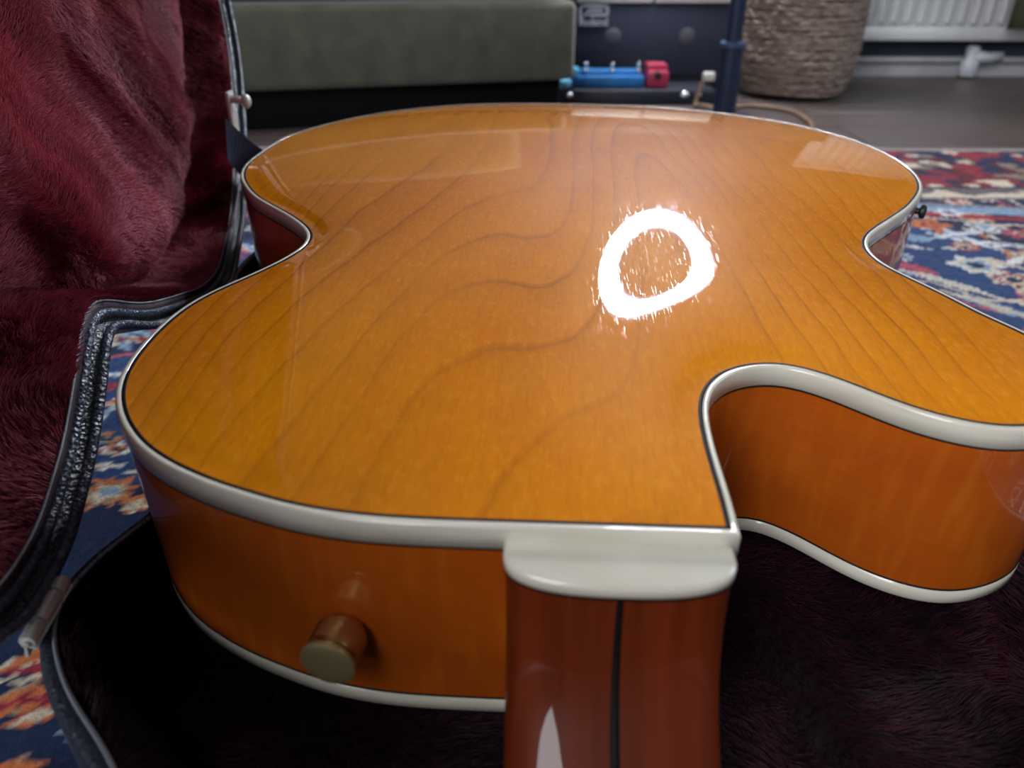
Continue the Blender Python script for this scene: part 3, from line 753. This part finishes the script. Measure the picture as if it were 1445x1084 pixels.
# latch on the lid's tail end
def lid_at(al, di, w): return HPV + AV * al + E2 * di + E3 * w
kpt = ony(347, 143, .60)
lt = empty('latch'); lt.parent = case; tag(lt, 'small brass draw latch on the lid rim')
def sph(name, c, r, m, par, sc=(1, 1, 1)):
    bm = bmesh.new(); bmesh.ops.create_uvsphere(bm, u_segments=20, v_segments=12, radius=r); bmesh.ops.scale(bm, vec=sc, verts=bm.verts[:]); bmesh.ops.translate(bm, vec=c, verts=bm.verts[:]); return from_bm(name, bm, m, par, True)
sph('latch_knob', kpt, .0052, M['brass'], lt, (.75, .8, 1.0))
v, f = tube([kpt + Vector((-.012, 0, .002)), kpt + Vector((-.006, 0, .0008)), kpt], .003, 12); mesh('latch_arm', v, f, M['brass'], lt)
boxo('latch_plate', kpt + Vector((-.0125, .002, -.008)), (.003, .012, .030), M['brass'], lt, .001)
# stay strap from lid to base
sa, sb = ony(318, 166, .555), ony(322, 226, .555)
ea, eb = ony(396, 224, .575), ony(352, 250, .575)
def ribbon(name, A, B, m, par, n=14, th=.0012, sag=.004):
    (a0, a1), (b0, b1) = A, B; rows = []
    up = None
    for i in range(n + 1):
        t = i / n; p = a0.lerp(b0, t); q = a1.lerp(b1, t); s = Vector((0, 0, -sag * math.sin(math.pi * t))); p, q = p + s, q + s
        nrm = (b0 - a0).cross(a1 - a0).normalized() * th
        rows.append([tuple(p), tuple(q), tuple(q + nrm), tuple(p + nrm)])
    v, f = strip(rows, True); f += [(0, 1, 2, 3), tuple(range(len(v) - 4, len(v)))]; o = mesh(name, v, f, m, par, False); return o
tag(ribbon('stay_strap', (sa, sb), (ea, eb), M['strap'], case), 'slate webbing strap that holds the lid')

# ------------------------------------------------------------------ sofa
velvet = plain('grey_green_velvet', (.062, .064, .044), .85, bumpy=(60, .25, .004), spec=.2, vary=.25)
velvet.node_tree.nodes['Principled BSDF'].inputs['Sheen Weight'].default_value = .35
sl = onz(0, 0, 0)
A0 = ony(345, 133, 1.36); A1 = ony(812, 108, 1.52)
dirv = Vector((A1.x - A0.x, A1.y - A0.y, 0)); rz = math.atan2(dirv.y, dirv.x)
sofa = empty('sofa', (A1.x, A1.y, 0), rz)
tag(sofa, 'low grey green velvet sofa behind the case, its end beside the amplifier', 'sofa')
zb = (A0.z + A1.z) / 2 - .002
zt = ony(560, 3, 1.44).z
def sbox(name, c, s, bev, m=velvet): return boxo(name, c, s, m, sofa, bev, 3)
sbox('seat_base', (-.95, .27, (zb + zt) / 2), (1.90, .54, zt - zb), .014)
for k, cx in enumerate((-1.42, -.476)): sbox('seat_cushion', (cx, .28, zt + .090), (.944, .54, .14), .03)
sbox('back_rest', (-.95, .47, zt + .30), (1.90, .14, .36), .04)
sbox('armrest', (-1.82, .24, zt + .2), (.16, .46, .16), .03)
sbox('under_sofa_shade', (-.95, .28, zb / 2 - .002), (1.86, .50, zb + .006), .003, plain('under_sofa_shade_black', (.003, .003, .004), .95, spec=.1))  # added black block that paints the shade in the gap under the sofa
legm = plain('black_sofa_leg', (.012, .011, .012), .5)
for lx in (-1.84, -.60):
    for ly in (.12, .46): lathe_o('leg', [(.016, 0), (.020, zb + .01)], legm, sofa, Matrix.Translation((lx, ly, -.008)), 16)

# ------------------------------------------------------------------ amplifier
amy = 1.86
q0, q1 = ony(822, 60, amy), ony(1026, 60, amy)
acx, aw = (q0.x + q1.x) / 2 - .01, (q1.x - q0.x) + .05
amp = empty('amplifier', (acx, amy, 0))
tag(amp, 'black guitar amplifier with a silver logo, standing behind the pedals', 'amplifier')
gz = ony(920, 6, amy).z
ampm = tolex('amplifier_cover', (.013, .017, .036)); 
gr = NT('amplifier_grille_cloth'); gr.set(Roughness=.8); wv = gr.add('ShaderNodeTexWave'); wv.inputs['Scale'].default_value = 220; gr.l(gr.coord(), wv.inputs[0])
gr.l(gr.ramp(wv.outputs[0], [(0, (.010, .013, .030)), (1, (.026, .030, .058))]), gr.b.inputs['Base Color'])
boxo('cabinet', (0, .13, (gz + .25) / 2 - .004), (aw, .24, gz + .25 + .0), ampm, amp, .008)
boxo('grille', (0, .006, gz / 2 + .012), (aw - .03, .012, gz - .03), gr.m, amp, .003)
pale = plain('pale_grey_panel', (.62, .60, .56), .4)
for s in (-1, 1): boxo('control_panel', (s * (aw - .03) / 4, .004, gz + .055), ((aw - .03) / 2 - .005, .02, .105), pale, amp, .003)
silver = plain('silver_logo', (.42, .44, .48), .5, .1)
lg0, lg1 = ony(818, 8, amy - .006), ony(858, 32, amy - .006)
lw, lh = lg1.x - lg0.x, lg0.z - lg1.z; lc = ((lg0.x + lg1.x) / 2 - acx, -.0025, (lg0.z + lg1.z) / 2)
logo = empty('logo'); logo.parent = amp; logo.location = lc; tag(logo, 'silver square emblem over the maker name')
bt = lw * .085
def lbar(x, z, w, h): boxo('logo_bar', (x * lw, 0, z * lh), (w, .003, h), silver, logo, 0)
lbar(0, .44 + .05, lw, bt); lbar(-.5 + .04, .10, bt, lh * .85); lbar(.5 - .04, .22, bt, lh * .60); lbar(.06, -.05, lw * .80, bt); lbar(0.05, .22, lw * .5, bt); lbar(-.22, .06, bt, lh * .36)
fc = bpy.data.curves.new('logo_text', 'FONT'); fc.body = 'Roland'; fc.size = lw * .36; fc.align_x = 'CENTER'; fc.extrude = .001; fc.offset = .0006; fc.materials.append(silver)
fo = bpy.data.objects.new('logo_text', fc); COL.objects.link(fo); bpy.context.view_layer.update()
tm = bpy.data.meshes.new_from_object(fo.evaluated_get(bpy.context.evaluated_depsgraph_get())); bpy.data.objects.remove(fo)
fo = bpy.data.objects.new('logo_text', tm); COL.objects.link(fo); fo.parent = logo; fo.location = (0, -.001, -.50 * lh - .006); fo.rotation_euler = (R(90), 0, 0)
domem = plain('speaker_dust_cap', (.065, .065, .08), .6)
for px in (865, 970):
    c = ony(px, 52, amy - .002)
    sph('speaker_dome', (c.x - acx, .004, c.z), .022, domem, amp, (1, .35, 1))

# pedals in front of the amplifier
ped_y = 1.70
def gx(px, py, y): return ony(px, py, y)
board = empty('pedal_board', (gx(890, 130, ped_y).x, ped_y, 0)); tag(board, 'flat black pedal board on the floor under the two pedals', 'pedal board')
b0, b1 = gx(790, 130, ped_y), gx(1008, 130, ped_y)
bt_z = ony(850, 124, ped_y - .0).z
boxo('board', ((b0.x + b1.x) / 2 - board.location.x, .04, bt_z / 2 - .004), (b1.x - b0.x, .13, bt_z + .006), plain('black_board', (.010, .012, .022), .5), board, .004)
chrome = plain('chrome_metal', (.65, .66, .70), .25, 1)
for px, r in ((803, .006), (966, .008), (985, .006)):
    c = gx(px, 134, ped_y - .026); v = sph('metal_stud', (c.x - board.location.x, -.026, c.z), r, chrome, board, (1.2, .6, .8))
def pedal(name, x0, x1, y0, y1, col, lab, depth=.07):
    a, b = gx(x0, y1, ped_y), gx(x1, y0, ped_y)
    e = empty(name, ((a.x + b.x) / 2, ped_y + depth / 2, bt_z)); tag(e, lab, 'pedal')
    h = b.z - bt_z; w = b.x - a.x
    bm = bmesh.new(); box(bm, (0, 0, h * .36), (w, depth, h * .70), .004)
    box(bm, (0, depth * .12, h * .76), (w * .96, depth * .74, h * .42), .004); from_bm('enclosure', bm, plain(name + '_paint', col, .35), e, True)
    return e, w, h
pb, w, h = pedal('blue_pedal', 800, 910, 101, 124, (.018, .13, .34), 'long blue effect pedal with three switches beside the red pedal')
for px in (827, 864, 901):
    c = gx(px, 97, ped_y + .02)
    v, f = lathe([(.006, 0), (.006, .004), (.003, .005), (.003, .013), (.0045, .014), (.0045, .018), (.002, .019)], 14, Matrix.Translation((c.x - pb.location.x, -.014, h * .9))); mesh('switch', v, f, chrome, pb)
cyan = plain('light_blue_plastic', (.12, .42, .62), .4)
c = gx(810, 101, ped_y - .01); boxo('jack_plug', (c.x - pb.location.x, -.045, c.z - bt_z), (.017, .02, .018), cyan, pb, .003)
c0, c1 = gx(778, 115, ped_y - .02), gx(806, 118, ped_y - .02)
v, f = tube([Vector((c1.x - pb.location.x, -.05, c1.z - bt_z)), Vector(((c0.x + c1.x) / 2 - pb.location.x, -.05, c0.z - bt_z - .002)), Vector((c0.x - pb.location.x, -.05, c0.z - bt_z))], [.010, .009, .005], 12); mesh('plug_sleeve', v, f, cyan, pb)
pr, w, h = pedal('red_pedal', 913, 946, 91, 123, (.36, .030, .070), 'small red effect pedal with one black knob beside the blue pedal')
c = gx(928, 104, ped_y)
mt = Matrix.Translation((c.x - pr.location.x, -.036 + .0, h * .56)) @ Matrix.Rotation(R(90), 4, 'X')
lathe_o('knob', [(.0075, -.004), (.0075, .007), (.006, .009), (.001, .009)], M['rubber'], pr, mt, 20)
# white plug with its brown cable
pw = gx(1000, 108, ped_y - .06)
cab = empty('cable', (pw.x, pw.y, 0)); tag(cab, 'brown cable with a white plug hanging in front of the amplifier', 'cable')
tan = plain('brown_cable', (.20, .12, .07), .5)
boxo('plug', (0, 0, pw.z), (.024, .016, .017), plain('white_plug', (.62, .60, .56), .4), cab, .004)
pth = [Vector((-.008, 0, pw.z - .006)), Vector((-.018, -.004, pw.z - .03)), Vector((-.024, -.01, pw.z - .06)), Vector((-.02, -.03, .004))]
for px, py in ((1010, 152), (1060, 147), (1110, 153), (1138, 166), (1146, 180), (1120, 200)):
    q = onz(px, py, 0); pth.append(Vector((q.x - pw.x, q.y - pw.y, -.003)))
PS = smooth_curve([tuple(p) for p in pth], .008, .010)
v, f = tube([Vector(p) for p in PS], .0042, 10); mesh('lead', v, f, tan, cab)

# ------------------------------------------------------------------ ring lamp on its telescopic stand
py_ = 1.46
pole = plain('dark_blue_lacquered_steel', (.016, .026, .060), .38, .2)
c = ony(1029, 100, py_)
lamp = empty('floor_lamp', (c.x, py_, 0)); tag(lamp, 'dark blue telescopic stand rising in front of the amplifier', 'lamp stand')
zc = ony(1029, 63, py_).z; lr = (ony(1045, 110, py_).x - ony(1015, 110, py_).x) / 2
lathe_o('base_plate', [(.045, -.006), (.055, -.004), (.055, .004), (.048, .010), (.03, .014)], pole, lamp, seg=48)
lathe_o('lower_tube', [(lr * 1.06, .008), (lr, zc)], pole, lamp)
lathe_o('collar', [(lr * .9, zc - .006), (lr * 1.18, zc - .004), (lr * 1.18, zc + .004), (lr * .9, zc + .006)], plain('blue_collar', (.05, .085, .17), .35, .2), lamp)
top = LAMP_POS - lamp.location
lathe_o('upper_tube', [(lr * .74, zc), (lr * .70, top.z - LAMP_R * 2.6)], pole, lamp)
fw = (LAMP_AIM - LAMP_POS).normalized(); RM = Matrix.Translation(top) @ fw.to_track_quat('Z', 'Y').to_matrix().to_4x4()
end = min((RM @ Vector((LAMP_R * math.cos(q), LAMP_R * math.sin(q), -LAMP_T * 2)) for q in np.linspace(0, 6.28, 60)), key=lambda p: p.z)
v, f = tube([Vector((0, 0, top.z - LAMP_R * 2.62)), Vector((end.x * .3, end.y * .3, top.z - LAMP_R * 2.4)), Vector((end.x, end.y + .05, top.z - LAMP_R * 2.2)), Vector((end.x, end.y + .05, end.z - .04)), end], .008, 12)
mesh('arm', v, f, pole, lamp)
em = NT('lit_ring_diffuser'); em.b.inputs['Base Color'].default_value = (.9, .9, .9, 1)
em.b.inputs['Emission Color'].default_value = (.90, .93, 1.0, 1); em.b.inputs['Emission Strength'].default_value = LAMP_POWER
NRG = 96; path = [RM @ Vector((LAMP_R * math.cos(2 * math.pi * k / NRG), LAMP_R * math.sin(2 * math.pi * k / NRG), 0)) for k in range(NRG)]
v, f = tube(path, LAMP_T, 14, True); mesh('ring_tube', v, f, em.m, lamp)
LT = LAMP_T
lathe_o('ring_housing', [(LAMP_R - LT * 1.5, -LT * .15), (LAMP_R - LT * 1.5, -LT * 1.35), (LAMP_R + LT * 1.5, -LT * 1.35), (LAMP_R + LT * 1.5, -LT * .15), (LAMP_R + LT * 1.42, -LT * .15), (LAMP_R + LT * 1.42, -LT * 1.1), (LAMP_R - LT * 1.42, -LT * 1.1), (LAMP_R - LT * 1.42, -LT * .15)], pole, lamp, RM, 96, )

# ------------------------------------------------------------------ woven basket
bk_y = 1.82
bl_, br_ = ony(1048, 70, bk_y), ony(1204, 70, bk_y)
bx, br0 = (bl_.x + br_.x) / 2, (br_.x - bl_.x) / 2
bask = empty('basket', (bx, bk_y, 0)); tag(bask, 'round woven seagrass basket on the floor beside the radiator', 'basket')
wm = NT('woven_seagrass'); wm.set(Roughness=.85, Specular_IOR_Level=.2)
n1 = wm.noise(wm.coord(scale=(1, 1, 3)), 45, 4, .65); wm.l(wm.ramp(n1, [(.3, (.155, .105, .085)), (.5, (.25, .185, .155)), (.72, (.38, .30, .25))]), wm.b.inputs['Base Color'])
wm.bump(wm.noise(wm.coord(scale=(1, 1, .5)), 160, 2), .8, .004)
nc = 36
def basket_r(z): return br0 * (.80 + .20 * min(1, (z / .07)) ** .6) * (1 + .05 * z)
lathe_o('inner_wall', [(basket_r(.0) * .9, 0)] + [(basket_r(z) - .010, z) for z in np.linspace(.004, .33, 14)], wm.m, bask, seg=40)
for k in range(nc):
    z = .006 + k * .0092; rr = basket_r(z); ph = random.random() * 6; pts = []
    for j in range(72):
        a = 2 * math.pi * j / 72; q = rr + .0016 * math.sin(a * 23 + ph) + .001 * math.sin(a * 7 + k)
        pts.append((q * math.cos(a), q * math.sin(a), z + .0016 * math.sin(a * 3 + ph) + .0012 * math.sin(a * 31 + ph)))
    v, f = tube(pts, .0056, 7, True); mesh('coil', v, f, wm.m, bask)

# ------------------------------------------------------------------ radiator on the back wall
ry = 2.08
rb = ony(1300, 58, ry).z
rl = ony(1209, 30, ry).x
rad = empty('radiator', (rl, ry, 0)); tag(rad, 'white ribbed panel radiator on the wall right of the basket', 'radiator')
white = plain('white_enamel', (.60, .60, .60), .4, vary=.04)
RW, RH = 1.2, .55
boxo('panel', (RW / 2, .020, rb + RH / 2), (RW, .018, RH), white, rad, .004)
boxo('bottom_rail', (RW / 2, .008, rb + .016), (RW, .026, .032), white, rad, .006)
boxo('top_rail', (RW / 2, .008, rb + RH - .016), (RW, .026, .032), white, rad, .006)
pitch = ony(1300, 30, ry).x - ony(1281, 30, ry).x
rib0 = None
for k in range(int(RW / pitch) - 1):
    if rib0 is None: rib0 = o = boxo('rib', (0, 0, 0), (pitch * .52, .020, RH - .074), white, rad, .0075, 3)
    else: o = rib0.copy(); COL.objects.link(o); o.parent = rad
    o.location = (pitch * (k + .8), .007, rb + RH / 2)
chp = plain('grey_white_pipe', (.50, .50, .52), .4)
# pipe along the skirting with its valve
pa = ony(1200, 84, 2.12)
pipe = empty('heating_pipe', (rl, 2.12, 0)); tag(pipe, 'grey heating pipe with a pale valve low on the wall below the radiator', 'pipe')
v, f = tube([Vector((-.9, 0, pa.z)), Vector((1.4, 0, pa.z))], .0075, 14); mesh('pipe_run', v, f, chp, pipe)
vx = ony(1368, 90, 2.10).x - rl
v, f = lathe([(.019, 0), (.022, .004), (.022, .04), (.016, .045), (.016, rb - .012), (.01, rb - .008)], 20, Matrix.Translation((vx, -.02, -.004))); mesh('valve_body', v, f, plain('pale_valve', (.5, .52, .56), .4), pipe)
v, f = tube([Vector((vx, -.02, .045)), Vector((vx + .04, -.025, .042)), Vector((vx + .075, -.025, .046))], [.016, .013, .011], 14); mesh('valve_head', v, f, plain('pale_valve_head', (.5, .52, .56), .4), pipe)
# curtain edge at the far right
cu = ony(1434, 30, 2.0)
cur = empty('curtain', (cu.x, 2.0, 0)); tag(cur, 'dark olive curtain hem hanging in front of the radiator at the right', 'curtain')
rows = []; cz = ony(1434, 42, 2.0).z
for z in np.linspace(cz, cz + 1.2, 12):
    rows.append([(-.014 + k * .006, .014 * math.sin(k * .55) + .002 * math.sin(z * 9), z) for k in range(70)])
v, f = strip(rows); o = mesh('cloth', v, f, plain('olive_curtain', (.10, .095, .055), .8, vary=.4), cur)
sm = o.modifiers.new('thickness', 'SOLIDIFY'); sm.thickness = .003
